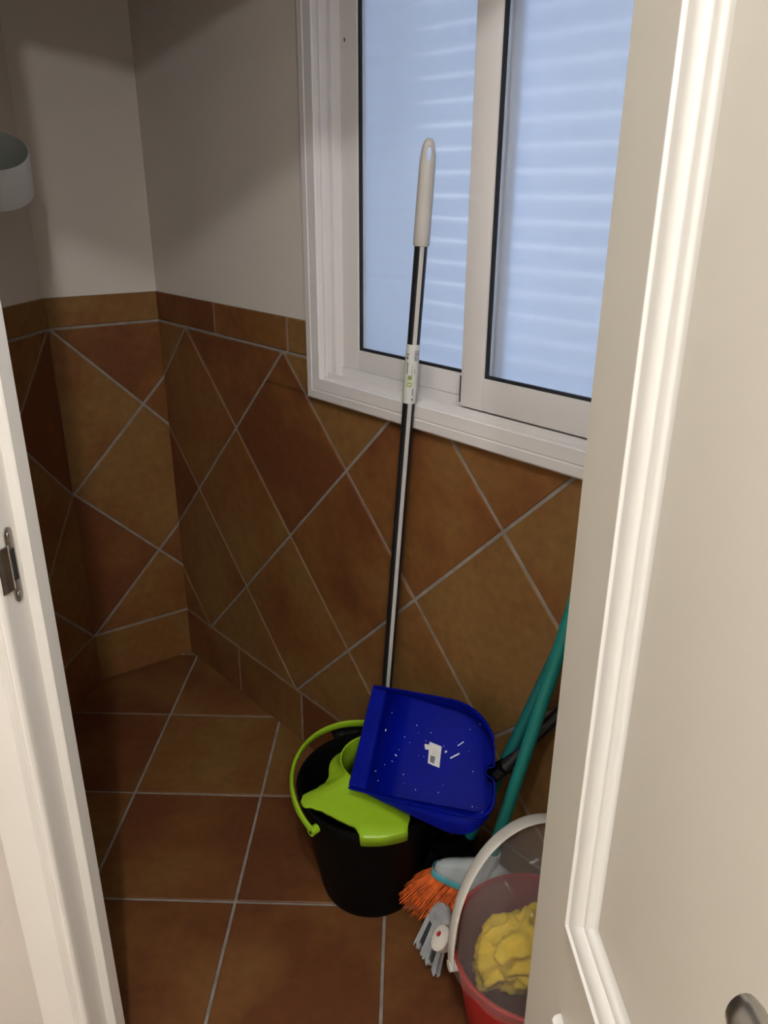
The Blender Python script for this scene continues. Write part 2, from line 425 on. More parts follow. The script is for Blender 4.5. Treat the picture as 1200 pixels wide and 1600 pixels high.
extrude('head_casing', [(.001, HEAD), (-.011, HEAD), (-.0165, HEAD + .02), (-.012, HEAD + .074), (.001, HEAD + .074)], -.0, OPEN_W, M['jambwhite'], trim, place=lambda p, q, h: (h, p, q))
# strike plate lies on the rebate face (x = 0), y from hall to room
def strike(parent):
    zc, yc = 1.032, .0235
    out = []
    hw, hh = .0085, .052
    pts = []
    for k in range(13):
        a = math.pi * k / 12; pts.append((yc + hw * math.cos(a), zc + hh - hw + hw * math.sin(a)))
    for k in range(13):
        a = math.pi + math.pi * k / 12; pts.append((yc + hw * math.cos(a), zc - hh + hw + hw * math.sin(a)))
    sp = extrude('strike_plate', pts, .0002, .0022, M['steel'], parent, place=lambda p, q, h: (h, p, q), smooth=True, auto=40)
    tag(sp, 'brushed steel strike plate')
    # lip bending towards the hall
    lip = []
    for z in (zc - .030, zc + .030):
        lip += [(.0022, yc - .004, z), (.0042, yc - .010, z), (.0022, yc - .0215, z), (-.0006, yc - .0285, z), (.0002, yc - .029, z), (.0002, yc - .004, z)]
    n = 6
    fs = [(i, (i + 1) % n, n + (i + 1) % n, n + i) for i in range(n)] + [tuple(range(n))[::-1], tuple(range(n, 2 * n))]
    mesh('lip', lip, fs, M['steel'], sp)
    boxes('latch_slot', [((.0018, yc - .0025, zc - .021), (.0028, yc + .0055, zc + .022))], M['darkhole'], sp)
    for dz in (-.041, .042):
        b = lathe('screw', [(0.0001, .0012), (.0022, .0012), (.0034, .0004), (.0036, -.0002)], M['steel'], sp, seg=16)
        b.rotation_euler = (0, math.pi / 2, 0); b.location = (.0022, yc, zc + dz)
strike(trim)

# ------------------------------------------------------------------ open door leaf
DA = math.radians(4.8); DD = Vector((math.sin(DA), -math.cos(DA), 0))
HP = Vector((.2375 * .805, .805, 0))
MDOOR = Matrix(((DD.x, math.cos(DA), 0, HP.x), (DD.y, math.sin(DA), 0, HP.y), (0, 0, 1, 0), (0, 0, 0, 1)))   # x along leaf, y away from the viewer
door = empty('door_1', mw=MDOOR); tag(door, 'white panelled door standing open, moulded panels and steel lever', 'door', kind='structure')
DWID = .72
PX0, PX1, PANELS = .136, DWID - .136, ((.19, .545), (.697, 1.95))
boxes('leaf', [((0, .0085, .006), (DWID, .038, HEAD - .006))], M['doorwhite'], door, bevel=.0012)
for a_, b_ in ((0, PX0), (PX1, DWID)): boxes('stile', [((a_, 0, .006), (b_, .0095, HEAD - .006))], M['doorwhite'], door)
for a_, b_ in ((.006, .19), (.545, .697), (1.95, HEAD - .006)): boxes('rail', [((PX0, 0, a_), (PX1, .0095, b_))], M['doorwhite'], door)
def panel(x0, x1, z0, z1):
    prof = [(-.001, -.002), (-.001, .004), (.001, .0085), (.005, .0115), (.010, .0118), (.0135, .0098), (.0145, .0075), (.0165, .0075), (.019, .0092), (.030, .0085), (.043, .0035), (.048, .0002), (.0495, -.0022), (.0525, -.0020), (.056, .0000), (.061, -.0012), (.066, -.0045), (.072, -.0072), (.080, -.0084)]
    vs, fs = [], []
    for s, h in [(a_ * .62, b_) for a_, b_ in prof]:
        vs += [(x0 + s, -h, z0 + s), (x1 - s, -h, z0 + s), (x1 - s, -h, z1 - s), (x0 + s, -h, z1 - s)]
    for i in range(len(prof) - 1):
        for k in range(4):
            fs.append((i * 4 + k, i * 4 + (k + 1) % 4, i * 4 + 4 + (k + 1) % 4, i * 4 + 4 + k))
    o = mesh('moulding', vs, fs, M['moulding'], door, smooth=True, auto=38)
    s = .0781
    return o
for a_, b_ in PANELS: panel(PX0, PX1, a_, b_)
# steel lever handle
hz = 1.072; hx = .655
lev = empty('lever_handle'); lev.parent = door; lev.location = (hx, 0, hz)
ro = lathe('rose', [(0.0001, .009), (.022, .009), (.0255, .007), (.0262, 0)], M['steel'], lev, seg=32); ro.rotation_euler = (math.pi / 2, 0, 0)
tube('lever', [(0, -.006, 0), (0, -.035, 0), (-.004, -.046, 0), (-.018, -.050, 0), (-.06, -.050, 0), (-.11, -.0495, 0), (-.140, -.049, 0), (-.149, -.0485, 0), (-.1535, -.048, 0)],
     [(.009, .009), (.009, .009), (.011, .010), (.014, .0105), (.0165, .0105), (.018, .0105), (.018, .0100), (.014, .0085), (.006, .003)], M['steel'], lev, seg=20, flat=(0, 0, 1))
kh = lathe('key_rose', [(0.0001, .006), (.020, .006), (.0245, .0045), (.025, 0)], M['steel'], door, seg=28); kh.rotation_euler = (math.pi / 2, 0, 0); kh.location = (hx, 0, hz - .085)
for z in (.25, 1.75):
    hg = lathe('hinge', [(0.0001, .045), (.006, .045), (.007, .043), (.007, -.043), (.006, -.045), (.0001, -.045)], M['steel'], door, seg=16); hg.location = (-.004, .042, z)

# ------------------------------------------------------------------ window
win = empty('window_1', mw=MWW); tag(win, 'white aluminium sliding window with two frosted panes', 'window', kind='structure')
# local: x along wall, -y into the room, z up.  Frame ring swept with mitred corners
def ring(name, prof, u0, u1, z0, z1, m, parent, smooth=True):
    """prof: (inset, room offset) closed polygon"""
    n = len(prof); vs, fs = [], []
    for s, o in prof: vs += [(u0 + s, -o, z0 + s), (u1 - s, -o, z0 + s), (u1 - s, -o, z1 - s), (u0 + s, -o, z1 - s)]
    for i in range(n):
        j = (i + 1) % n
        for k in range(4): fs.append((i * 4 + k, i * 4 + (k + 1) % 4, j * 4 + (k + 1) % 4, j * 4 + k))
    return mesh(name, vs, fs, m, parent, smooth=smooth, auto=25)
ring('frame', [(0, -.005), (0, .012), (.002, .0165), (.006, .020), (.0235, .022), (.025, .0205), (.027, .0205), (.0285, .022), (.052, .022), (.054, .020), (.0545, -.030), (.0545, -.060), (.028, -.060), (.028, -.005)],
     WU0, WU1, WZ0, WZ1, M['alu'], win)
# sill track ridges between the sashes
boxes('track', [((WU0 + .0545, -.004, WZ0 + .0535), (WU1 - .0545, -.001, WZ0 + .066)), ((WU0 + .0545, .030, WZ0 + .0535), (WU1 - .0545, .033, WZ0 + .062))], M['alu'], win)
for dz in (.20, .62):
    sc = lathe('screw', [(.0001, .001), (.002, .001), (.003, 0)], M['alu'], win, seg=12); sc.location = (WU0 + .0546, -.006, WZ0 + dz); sc.rotation_euler = (0, math.pi / 2, 0)
def sash(u0, u1, z0, z1, y, stile_l, stile_r, rail):
    s = empty('sash'); s.parent = win
    d0, d1 = y, y + .026                                           # room face at y (local, + = outside)
    def member(nm, a, b): return boxes(nm, [(a, b)], M['alu'], s, bevel=.0015)
    member('stile', (u0, d0, z0), (u0 + stile_l, d1, z1)); member('stile', (u1 - stile_r, d0, z0), (u1, d1, z1))
    member('rail', (u0 + stile_l, d0 + .0006, z0), (u1 - stile_r, d1 - .001, z0 + rail)); member('rail', (u0 + stile_l, d0 + .0006, z1 - rail), (u1 - stile_r, d1 - .001, z1))
    a0, a1, b0, b1 = u0 + stile_l, u1 - stile_r, z0 + rail, z1 - rail
    g = .0055
    boxes('gasket', [((a0, d0 + .004, b0), (a0 + g, d0 + .010, b1)), ((a1 - g * .5, d0 + .004, b0), (a1, d0 + .010, b1)), ((a0, d0 + .004, b0), (a1, d0 + .010, b0 + g)), ((a0, d0 + .004, b1 - g), (a1, d0 + .010, b1))], M['gasket'], s)
    boxes('pane', [((a0 + .001, d0 + .010, b0 + .001), (a1 - .001, d0 + .016, b1 - .001))], M['glass'], s)
    return s
SZ0, SZ1 = WZ0 + .072, WZ1 - .060
UM = 1.215
s1 = sash(WU0 + .070, 1.245, SZ0 + .004, SZ1, .034, .052, .052, .043)           # rear sash, left
s2 = sash(1.193, WU1 - .056, SZ0 - .004, SZ1, .000, .054, .055, .060)           # front sash, right
boxes('brush_seal', [((1.1885, .002, SZ0 + .002), (1.1930, .030, SZ0 + .052))], M['gasket'], s2)
# inner reveal between frame and rear sash (deep white channel at the left)
boxes('side_channel', [((WU0 + .0545, .012, WZ0 + .0545), (WU0 + .071, .064, WZ1 - .0545))], M['alu'], win, bevel=.001)
boxes('sill_step', [((WU0 + .0545, .029, WZ0 + .05), (WU1 - .0545, .064, SZ0 + .0035))], M['alu'], win)
boxes('guide_bead', [((WU0 + .0545, -.008, WZ0 + .056), (WU0 + .060, .012, WZ1 - .0545))], M['alu'], win, bevel=.001)
lk = boxes('drain_hole', [((WU0 + .0852, .0332, 1.742), (WU0 + .0878, .0345, 1.748))], M['gasket'], win)

# roller shutter outside the glass: every slat a piece
shut = empty('roller_shutter', mw=MWW); tag(shut, 'closed white slatted roller shutter behind the frosted window panes', 'shutter')
SL_H = .0405
def slat_mesh(z):
    n = 7; vs, fs = [], []
    for u in (HU0 + .004, HU1 - .004):
        for i in range(n):
            t = i / (n - 1); vs.append((u, .098 - .0055 * math.sin(math.pi * t), z + t * (SL_H - .0021)))
        for i in range(n):
            t = 1 - i / (n - 1); vs.append((u, .1015 - .0055 * math.sin(math.pi * t), z + t * (SL_H - .0021)))
    k = 2 * n
    fs = [(i, (i + 1) % k, k + (i + 1) % k, k + i) for i in range(k)] + [tuple(range(k))[::-1], tuple(range(k, 2 * k))]
    return vs, fs
v_, f_ = slat_mesh(0)
first = mesh('slat', v_, f_, M['slat'], shut, smooth=True, auto=50)
first.location = (0, 0, HZ0 + .001)
for i in range(1, int((HZ1 - HZ0) / SL_H)):
    c = first.copy(); c.location = (0, 0, HZ0 + .001 + i * SL_H); link(c, shut)

# ------------------------------------------------------------------ hall ceiling lamps
def ceiling_lamp(x, y, power, label):
    t = empty('ceiling_lamp', (x, y, CEIL)); tag(t, label, 'lamp')
    lathe('trim_ring', [(.050, -.001), (.050, -.004), (.054, -.007), (.066, -.006), (.068, -.001)], M['alu'], t, seg=32)
    bu = lathe('bulb_holder', [(.0001, -.060), (.020, -.060), (.024, -.056), (.026, -.002)], M['alu'], t, seg=24)
    ld = bpy.data.lights.new('lamp_light', 'POINT'); ld.energy = power; ld.shadow_soft_size = .032; ld.color = LAMP_COL
    lo = bpy.data.objects.new('lamp_light', ld); COL.objects.link(lo); lo.parent = t; lo.location = (0, 0, -.11)
ceiling_lamp(-.09, -.08, LAMP_NEAR_W, 'recessed ceiling lamp just outside the doorway')
pl = empty('pendant_lamp', (.27, -1.05, CEIL)); tag(pl, 'pendant lamp with a bare round bulb hanging in the hall', 'lamp')
lathe('ceiling_rose', [(.0001, -.022), (.030, -.020), (.045, -.006), (.046, -.001)], M['alu'], pl, seg=28)
tube('cord', [(0, 0, -.018), (0, 0, -.10)], .0035, M['blackpole'], pl, seg=10)
tube('bulb_holder', [(0, 0, -.095), (0, 0, -.145)], .018, M['alu'], pl, seg=20)
ld = bpy.data.lights.new('lamp_light', 'POINT'); ld.energy = LAMP_FAR_W; ld.shadow_soft_size = .032; ld.color = LAMP_COL
lo = bpy.data.objects.new('lamp_light', ld); COL.objects.link(lo); lo.parent = pl; lo.location = (0, 0, -.20)

# ------------------------------------------------------------------ wall lamp at the left edge
wl = empty('wall_lamp', (-.888, 1.80, 1.510)); tag(wl, 'white open-topped cylindrical lamp on the wall at the left edge', 'lamp')
wl.rotation_euler = (math.radians(32), 0, math.radians(26))
R0, HH = .080, .046
lathe('shade', [(R0 - .002, HH), (R0 - .001, HH + .001), (R0, HH), (R0, -HH), (R0 - .003, -HH - .001), (R0 - .003, -HH + .002)], M['shade'], wl, seg=56)
lathe('lining', [(R0 - .002, HH - .0005), (R0 - .0035, -HH + .003), (R0 - .03, -HH + .002), (.0001, -HH + .002)], M['shadein'], wl, seg=56)
inv = (Matrix.Translation(wl.location) @ wl.rotation_euler.to_matrix().to_4x4()).inverted()
wp = Vector((-1.0115, 1.80, 1.515))
tube('arm', [inv @ Vector((-.96, 1.815, 1.50)), inv @ Vector((-1.0, 1.815, 1.50))], .012, M['shade'], wl)
tube('wall_plate', [inv @ Vector((-.997, 1.815, 1.50)), inv @ Vector((-1.0105, 1.8166, 1.50))], .035, M['shade'], wl, seg=28)

# ------------------------------------------------------------------ mop bucket with wringer and bail
BC = Vector((-.06, 1.378, 0)); RIM, RBOT, BH = .160, .112, .285
bk = empty('mop_bucket', BC); tag(bk, 'black mop bucket with lime green wringer and handle under the dustpan', 'bucket')
bprof = [(.0001, .006), (RBOT - .012, .006), (RBOT - .004, .004), (RBOT - .001, .0005), (RBOT, .004), (RBOT + .004, .02), (RIM - .006, BH - .03), (RIM - .004, BH - .024), (RIM + .002, BH - .022), (RIM + .005, BH - .004), (RIM + .003, BH), (RIM - .003, BH), (RIM - .006, BH - .006), (RIM - .010, BH - .03), (RBOT + .001, .022), (RBOT - .010, .010), (.0001, .010)]
lathe('body', bprof, M['black'], bk, seg=64)
# pouring lip, a dark dull flap at the back
lipv = []
for a in (95, 105, 115, 125):
    t = math.radians(a)
    for rr, z in ((RIM - .004, BH - .004), (RIM + .018, BH + .012)):
        lipv.append((rr * math.cos(t), rr * math.sin(t), z))
o = mesh('pouring_lip', lipv, [(0, 1, 3, 2), (2, 3, 5, 4), (4, 5, 7, 6)], M['black'], bk, smooth=True); sm = o.modifiers.new('t', 'SOLIDIFY'); sm.thickness = .003
# bail handle
ax = math.radians(229); axd = Vector((math.cos(ax), math.sin(ax), 0)); q = Vector((axd.y, -axd.x, 0))
if q.y < 0: q = -q
th = math.radians(16); up = q * math.cos(th) + Vector((0, 0, math.sin(th)))
pc = Vector((0, 0, BH - .022)); RH = .176
pts = [pc + RH * (axd * math.cos(s) + up * math.sin(s) * 1.02) for s in [math.pi * k / 40 for k in range(41)]]
nrm = axd.cross(up)
bh = tube('handle', pts, [(.0112 if 3 < k < 37 else .0092, .0045) for k in range(41)], M['lime'], bk, seg=14, flat=nrm)
for s in (1, -1):
    a = pc + axd * RH * s
    k = tube('pivot', [a + axd * s * -.012, a + axd * s * .006], [.0095, .0095], M['lime'], bk, seg=18)
    tube('pivot_hole', [a + axd * s * .0055, a + axd * s * .0068], [.0035, .0035], M['darkhole'], k, seg=12)
# wringer: funnel ring with an arm to the rim and a front skirt hooked over it
HC = Vector((.012, .028)); HR = .080
def wr_outer(a):
    """outer radius about the bucket centre at angle a (deg)"""
    P = [(-180, .094), (-170, .100), (-163, .120), (-157, .156), (-151, .166), (-146, .164), (-142, .150), (-134, .140), (-124, .137), (-112, .139), (-103, .143), (-99, .150), (-96, .1655), (-62, .1655), (-58, .150), (-50, .130), (-30, .118), (0, .118), (40, .112), (90, .115), (140, .110), (180, .094)]
    for (a0, r0), (a1, r1) in zip(P[:-1], P[1:]):
        if a0 <= a <= a1:
            t = (a - a0) / (a1 - a0); t = t * t * (3 - 2 * t); return r0 + (r1 - r0) * t
    return .1
vs, fs = [], []
NA, rows = 144, 12
for i in range(NA):
    a = -180 + 360 * i / NA; t = math.radians(a)
    # hole edge point in direction t seen from the bucket centre
    b = HC.x * math.cos(t) + HC.y * math.sin(t); cc = HC.length_squared - HR * HR
    ri = b + math.sqrt(max(0, b * b - cc))
    ro = max(wr_outer(a), ri + .012)
    skirt = 1 if -97 <= a <= -61 else 0
    prof = [(ri - .006, BH - .06), (ri - .003, BH + .004), (ri, BH + .034), (ri + .0035, BH + .035)]
    zo = BH + .004
    for k in range(1, 7):
        f = (k / 6) ** 1.6; prof.append((ri + .003 + (ro - ri - .003) * f, BH + .035 + (zo - BH - .035) * (f ** .42)))
    if skirt: prof += [(ro + .0045, zo - .004), (ro + .005, zo - .026)]
    else: prof += [(ro + .0012, zo - .002), (ro + .0006, zo - .008)]
    for rr, z in prof: vs.append((rr * math.cos(t), rr * math.sin(t), z))
for i in range(NA):
    j = (i + 1) % NA
    for k in range(rows - 1): fs.append((i * rows + k, j * rows + k, j * rows + k + 1, i * rows + k + 1))
w = mesh('wringer', vs, fs, M['lime'], bk, smooth=True, auto=45)
sm = w.modifiers.new('t', 'SOLIDIFY'); sm.thickness = .0022; sm.offset = -1
# strainer basket below the ring
bs = lathe('strainer', [(HR - .006, BH - .055), (HR - .020, BH - .11), (.045, BH - .14), (.0001, BH - .145)], M['lime'], bk, seg=40); bs.location = (HC.x, HC.y, 0)

# ------------------------------------------------------------------ mop standing in the bucket
KA = Vector((-.0369, 1.5216, .3517)); TIP = Vector((.033, 1.515, 1.56))
axm = (TIP - KA).normalized()
mop = empty('mop', KA); tag(mop, 'tall mop with striped black pole and grey grip leaning against window', 'mop')
def mp(z): return axm * ((z - KA.z) / axm.z)
PR = .0122
tube('pole', [mp(.16), mp(1.39)], PR, M['blackpole'], mop, seg=28)
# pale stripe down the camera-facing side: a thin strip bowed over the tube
toc = Vector((0, 0, CAM_H)) - (KA + mp(.9)); toc = (toc - axm * toc.dot(axm)).normalized(); sidev = axm.cross(toc).normalized()
def strip(name, z0, z1, a0, a1, rr, m, parent, n=6):
    vs, fs = [], []
    for z in (z0, z1):
        for i in range(n + 1):
            a = a0 + (a1 - a0) * i / n; dv = toc * math.cos(a) + sidev * math.sin(a)
            vs.append(mp(z) + dv * rr)
        for i in range(n + 1):
            a = a1 + (a0 - a1) * i / n; dv = toc * math.cos(a) + sidev * math.sin(a)
            vs.append(mp(z) + dv * (rr - .0006))
    k = 2 * (n + 1)
    fs = [(i, (i + 1) % k, k + (i + 1) % k, k + i) for i in range(k)] + [tuple(range(k))[::-1], tuple(range(k, 2 * k))]
    return mesh(name, vs, fs, m, parent, smooth=True, auto=50)
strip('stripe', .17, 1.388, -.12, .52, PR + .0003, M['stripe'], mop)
lab = strip('paper_label', 1.092, 1.206, -1.45, 1.35, PR + .0012, M['paper'], mop, n=20)
strip('barcode', 1.176, 1.196, .30, 1.05, PR + .0016, mat('barcode_grey', (.36, .36, .40), .5, noise_scale=200, noise_amt=.3), lab)
strip('print_edge', 1.094, 1.19, -1.52, -1.30, PR + .0014, M['greenink'], lab, n=3)
for z0, z1, a0, a1 in ((1.186, 1.189, -.85, -.55), (1.178, 1.183, -.9, -.6), (1.150, 1.172, -.7, -.55), (1.146, 1.166, .05, .12), (1.108, 1.122, .35, .5), (1.098, 1.103, .3, .55), (1.150, 1.160, .45, .52)):
    strip('print', z0, z1, a0, a1, PR + .0016, M['ink'], lab, n=3)
for z0 in (1.143, 1.130):
    strip('round_mark', z0 - .0045, z0 + .0045, -.45, .18, PR + .0016, M['greenink'], lab, n=5)
    strip('round_mark_core', z0 - .0015, z0 + .0018, -.3, .05, PR + .0019, M['ink'] if z0 > 1.14 else M['paper'], lab, n=3)
# grip with an eyelet slot near the top
gp = [(1.383, .0138), (1.386, .0150), (1.41, .0150), (1.47, .0148), (1.51, .0145), (1.53, .0136), (1.545, .0118), (1.555, .0090), (1.560, .0050), (1.5612, .0005)]
g = tube('grip', [mp(z) for z, r in gp], [r for z, r in gp], M['grip'], mop, seg=28)
ey = []
for k in range(17):
    a = 2 * math.pi * k / 16; ey.append((math.cos(a) * .0038, math.sin(a) * .0125))
vs = []
cz = 1.536
evs = [mp(cz) + axm * q_ + sidev * (p_ + .002) + toc * (.0132 - .0005 * abs(q_) / .0125) for p_, q_ in ey[:-1]]
evb = [mp(cz) + axm * q_ + sidev * (p_ + .002) - toc * .004 for p_, q_ in ey[:-1]]
n = 16
# cut the slot through the grip with a boolean, cutter removed after applying
cut = mesh('cutter', [mp(cz) + axm * q_ + sidev * (p_ + .0015) + toc * .03 for p_, q_ in ey[:-1]] + [mp(cz) + axm * q_ + sidev * (p_ + .0015) - toc * .03 for p_, q_ in ey[:-1]],
           [(i, (i + 1) % n, n + (i + 1) % n, n + i) for i in range(n)] + [tuple(range(n))[::-1], tuple(range(n, 2 * n))], M['grip'])
cut.location = KA
bpy.context.view_layer.update()
bo = g.modifiers.new('slot', 'BOOLEAN'); bo.operation = 'DIFFERENCE'; bo.object = cut; bo.solver = 'EXACT'
dg = bpy.context.evaluated_depsgraph_get()
nm = bpy.data.meshes.new_from_object(g.evaluated_get(dg)); g.modifiers.clear(); g.data = nm
bpy.data.objects.remove(cut)
# yarn head down in the bucket
hd = tube('socket', [mp(.17), mp(.215)], [.020, .017], M['black'], mop, seg=20)
vs = []; yr = random.Random(3)
for k in range(26):
    a = 2 * math.pi * k / 26
    b0 = mp(.175) + Vector((math.cos(a) * .012, math.sin(a) * .012, 0)); b1 = mp(.145) + Vector((math.cos(a) * .035, math.sin(a) * .035 - .02, 0)); b2 = Vector((math.cos(a) * .035 - .002, math.sin(a) * .035 - .048, .148 - KA.z + yr.uniform(-.004, .01)))
    tube('yarn', [b0, b1, b2], .004, M['mopyarn'], hd, seg=6)

# ------------------------------------------------------------------ blue dustpan lying across the bucket
P1 = Vector((-.0619, 1.4445, .480)); P2 = Vector((-.1072, 1.2994, .330)); Q3 = Vector((.1854, 1.2958, .5417)); Q4 = Vector((.1771, 1.1288, .4011))
mid = (P1 + P2) / 2
PB = (Q3 + Q4) / 2
va = (PB - mid).normalized(); vb = (P2 - P1).normalized(); vn = va.cross(vb).normalized()
if vn.dot(Vector((0, 0, CAM_H)) - mid) < 0: vn = -vn
LEN, WID = (PB - mid).length, (P2 - P1).length
pan = empty('dustpan', mid); tag(pan, 'cobalt blue dustpan with white price sticker lying on the bucket', 'dustpan')
def pp(a, b, h=0.0):                                              # the pan flares slightly from lip to back
    s_, t_ = a / LEN, b / WID + .5
    return P1.lerp(P2, t_).lerp(Q3.lerp(Q4, t_), s_) - mid + vn * h
def outline():
    W = WID / 2; pts = []
    pts += [(0.004, -W), (.10, -W * 1.0), (LEN * .62, -W * .985)]
    # rounded top-back corner (large chamfer), notch for the handle, rounded bottom-back corner
    for t in range(0, 9):
        s = t / 8; a = math.pi / 2 * s
        pts.append((LEN * .66 + (LEN * .335) * math.sin(a), -W * .985 + W * .72 * (1 - math.cos(a))))
    pts += [(LEN * .995, W * .02), (LEN * .985, W * .06), (LEN * .945, W * .09), (LEN * .935, W * .15), (LEN * .945, W * .22), (LEN * .985, W * .26), (LEN * .995, W * .32)]
    for t in range(0, 9):
        s = t / 8; a = math.pi / 2 * s
        pts.append((LEN * .995 - (LEN * .16) * (1 - math.cos(a)), W * .55 + W * .42 * math.sin(a)))
    pts += [(LEN * .55, W * .985), (.10, W * 1.0), (0.004, W)]
    return pts
OUT = outline(); N_ = len(OUT)
def dep(a): return .003 + .058 * max(0, min(1, (a - .012) / (LEN * .75)))
rim = [pp(a, b) for a, b in OUT]
cxa = LEN * .48
flo = []
for a, b in OUT:
    k = max(0, min(1, a / (LEN * .8)))
    aa = a if a < .05 else a - (.030 * max(0, (a - LEN * .6) / (LEN * .4)))
    bb = b * (1 - .13 * k)
    flo.append((aa, bb))
vs = list(rim) + [pp(a, b, -dep(a)) for a, b in flo]
# interior floor fan strips: pair up opposite outline points
fs = [(i, i + 1, N_ + i + 1, N_ + i) for i in range(N_ - 1)]
inner = [pp(a, b, -dep(a) - .0015) for a, b in flo]
for i in range(N_ // 2):
    j = N_ - 1 - i
    if i + 1 < j - 1: fs.append((N_ + i, N_ + i + 1, N_ + j - 1, N_ + j))
    elif i + 1 < j: fs.append((N_ + i, N_ + i + 1, N_ + j))
body = mesh('pan', vs, fs, M['blue'], pan, smooth=True, auto=32)
sm = body.modifiers.new('t', 'SOLIDIFY'); sm.thickness = .0026; sm.offset = 0
# rim bead along the walls
tube('rim_bead', [pp(a, b, .0004) for a, b in OUT[:11]], .0030, M['blue'], pan, seg=8, flat=vn)
tube('rim_bead', [pp(a, b, .0004) for a, b in OUT[-12:]], .0030, M['blue'], pan, seg=8, flat=vn)
# lip ramp: a raised flat strip along the front edge
lv = []
for b in (-WID / 2 + .004, WID / 2 - .004):
    lv += [pp(.000, b, -.0015), pp(.004, b, .0028), pp(.036, b, -.0050), pp(.0385, b, -.0105), pp(.0385, b, -.0125), pp(.0, b, -.004)]
n = 6
mesh('lip', lv, [(i, (i + 1) % n, n + (i + 1) % n, n + i) for i in range(n)] + [tuple(range(n))[::-1], tuple(range(n, 2 * n))], M['blue'], pan)
# flared outer skirt of the lower side wall
sk_, fk = [], []; ns = 16
for i in range(ns + 1):
    a = LEN * (.06 + .89 * i / ns); f = i / ns
    k = (f / .68) if f < .68 else 1 - .55 * ((f - .68) / .32) ** 2
    for g_, h_ in ((0, 0), (.018, -.010), (.034, -.030), (.020, -.046)):
        sk_.append(pp(a, WID * .495 * (1 if f < .8 else 1 - .25 * ((f - .8) / .2) ** 2)) + vb * g_ * k + vn * h_ * k)
for i in range(ns):
    for k in range(3): fk.append((i * 4 + k, i * 4 + 4 + k, i * 4 + 5 + k, i * 4 + 1 + k))
o = mesh('side_skirt', sk_, fk, M['blue'], pan, smooth=True, auto=60); sm = o.modifiers.new('t', 'SOLIDIFY'); sm.thickness = .0022
# sticker on the pan floor
def on_floor(a, b, h=0.0): return pp(a, b, -dep(a) + .002 + h)
st = [(.154, -.022), (.180, -.016), (.184, .022), (.160, .021)]
st = [(.150, -.020), (.176, -.016), (.176, .026), (.152, .022)]
def plate(name, pts, h0, h1, m, parent):
    n = len(pts); v = [on_floor(a, b, h0) for a, b in pts] + [on_floor(a, b, h1) for a, b in pts]
    return mesh(name, v, [(i, (i + 1) % n, n + (i + 1) % n, n + i) for i in range(n)] + [tuple(range(n))[::-1], tuple(range(n, 2 * n))], m, parent)
sk = plate('sticker', st, 0, .0006, M['paper'], pan); tag(sk, 'white price sticker')
plate('sticker_tab', [(.140, -.013), (.151, -.014), (.151, -.004), (.143, -.003)], 0, .0006, M['paper'], sk)
plate('sticker_print', [(.156, .006), (.166, .007), (.165, .021), (.156, .019)], .0006, .0009, M['ink'], sk)
for (a0, a1, b) in ((.158, .170, -.008), (.158, .172, -.004), (.158, .168, 0.0)):
    plate('sticker_print', [(a0, b), (a1, b), (a1, b + .0012), (a0, b + .0012)], .0006, .0009, M['stripe'], sk)
# pale specks of dust stuck to the pan
rs = random.Random(11); dv, df = [], []
for k in range(34):
    a, b = rs.uniform(.05, LEN * .85), rs.uniform(-WID * .40, WID * .40); s = rs.choice((.0004, .0006, .0008)); an = rs.uniform(0, 3.14); ln = s * rs.choice((1, 1, 1.5, 3))
    if k == 0: a, b, s, ln, an = .205, -.004, .0011, .011, 2.5
    if k == 1: a, b, s, ln, an = .215, -.030, .0008, .008, 2.4
    if k == 2: a, b, s, ln, an = .186, -.008, .0015, .0025, 2.4
    ca, sa = math.cos(an), math.sin(an); n0 = len(dv)
    for h in (0.0002, .0010):
        for x, y in ((-ln, -s), (ln, -s), (ln, s), (-ln, s)): dv.append(on_floor(a + x * ca - y * sa, b + x * sa + y * ca, h))
    df += [tuple(n0 + i for i in f) for f in ((0, 1, 5, 4), (1, 2, 6, 5), (2, 3, 7, 6), (3, 0, 4, 7), (4, 5, 6, 7), (3, 2, 1, 0))]
cr = mesh('dust', dv, df, M['crumb'], pan); cr['kind'] = 'stuff'
# black handle from the notch towards the wall at the right
h0 = pp(LEN * .95, WID * .075, -.040); h1 = Vector((.303, 1.232, .586)) - mid
hdv = (h1 - h0).normalized()
tube('handle_socket', [pp(LEN * .90, WID * .075, -.052), h0 + hdv * .03], [.017, .015], M['black'], pan, seg=18)
tube('handle', [h0, h0 + hdv * .36], .0125, M['blackpole'], pan, seg=18)

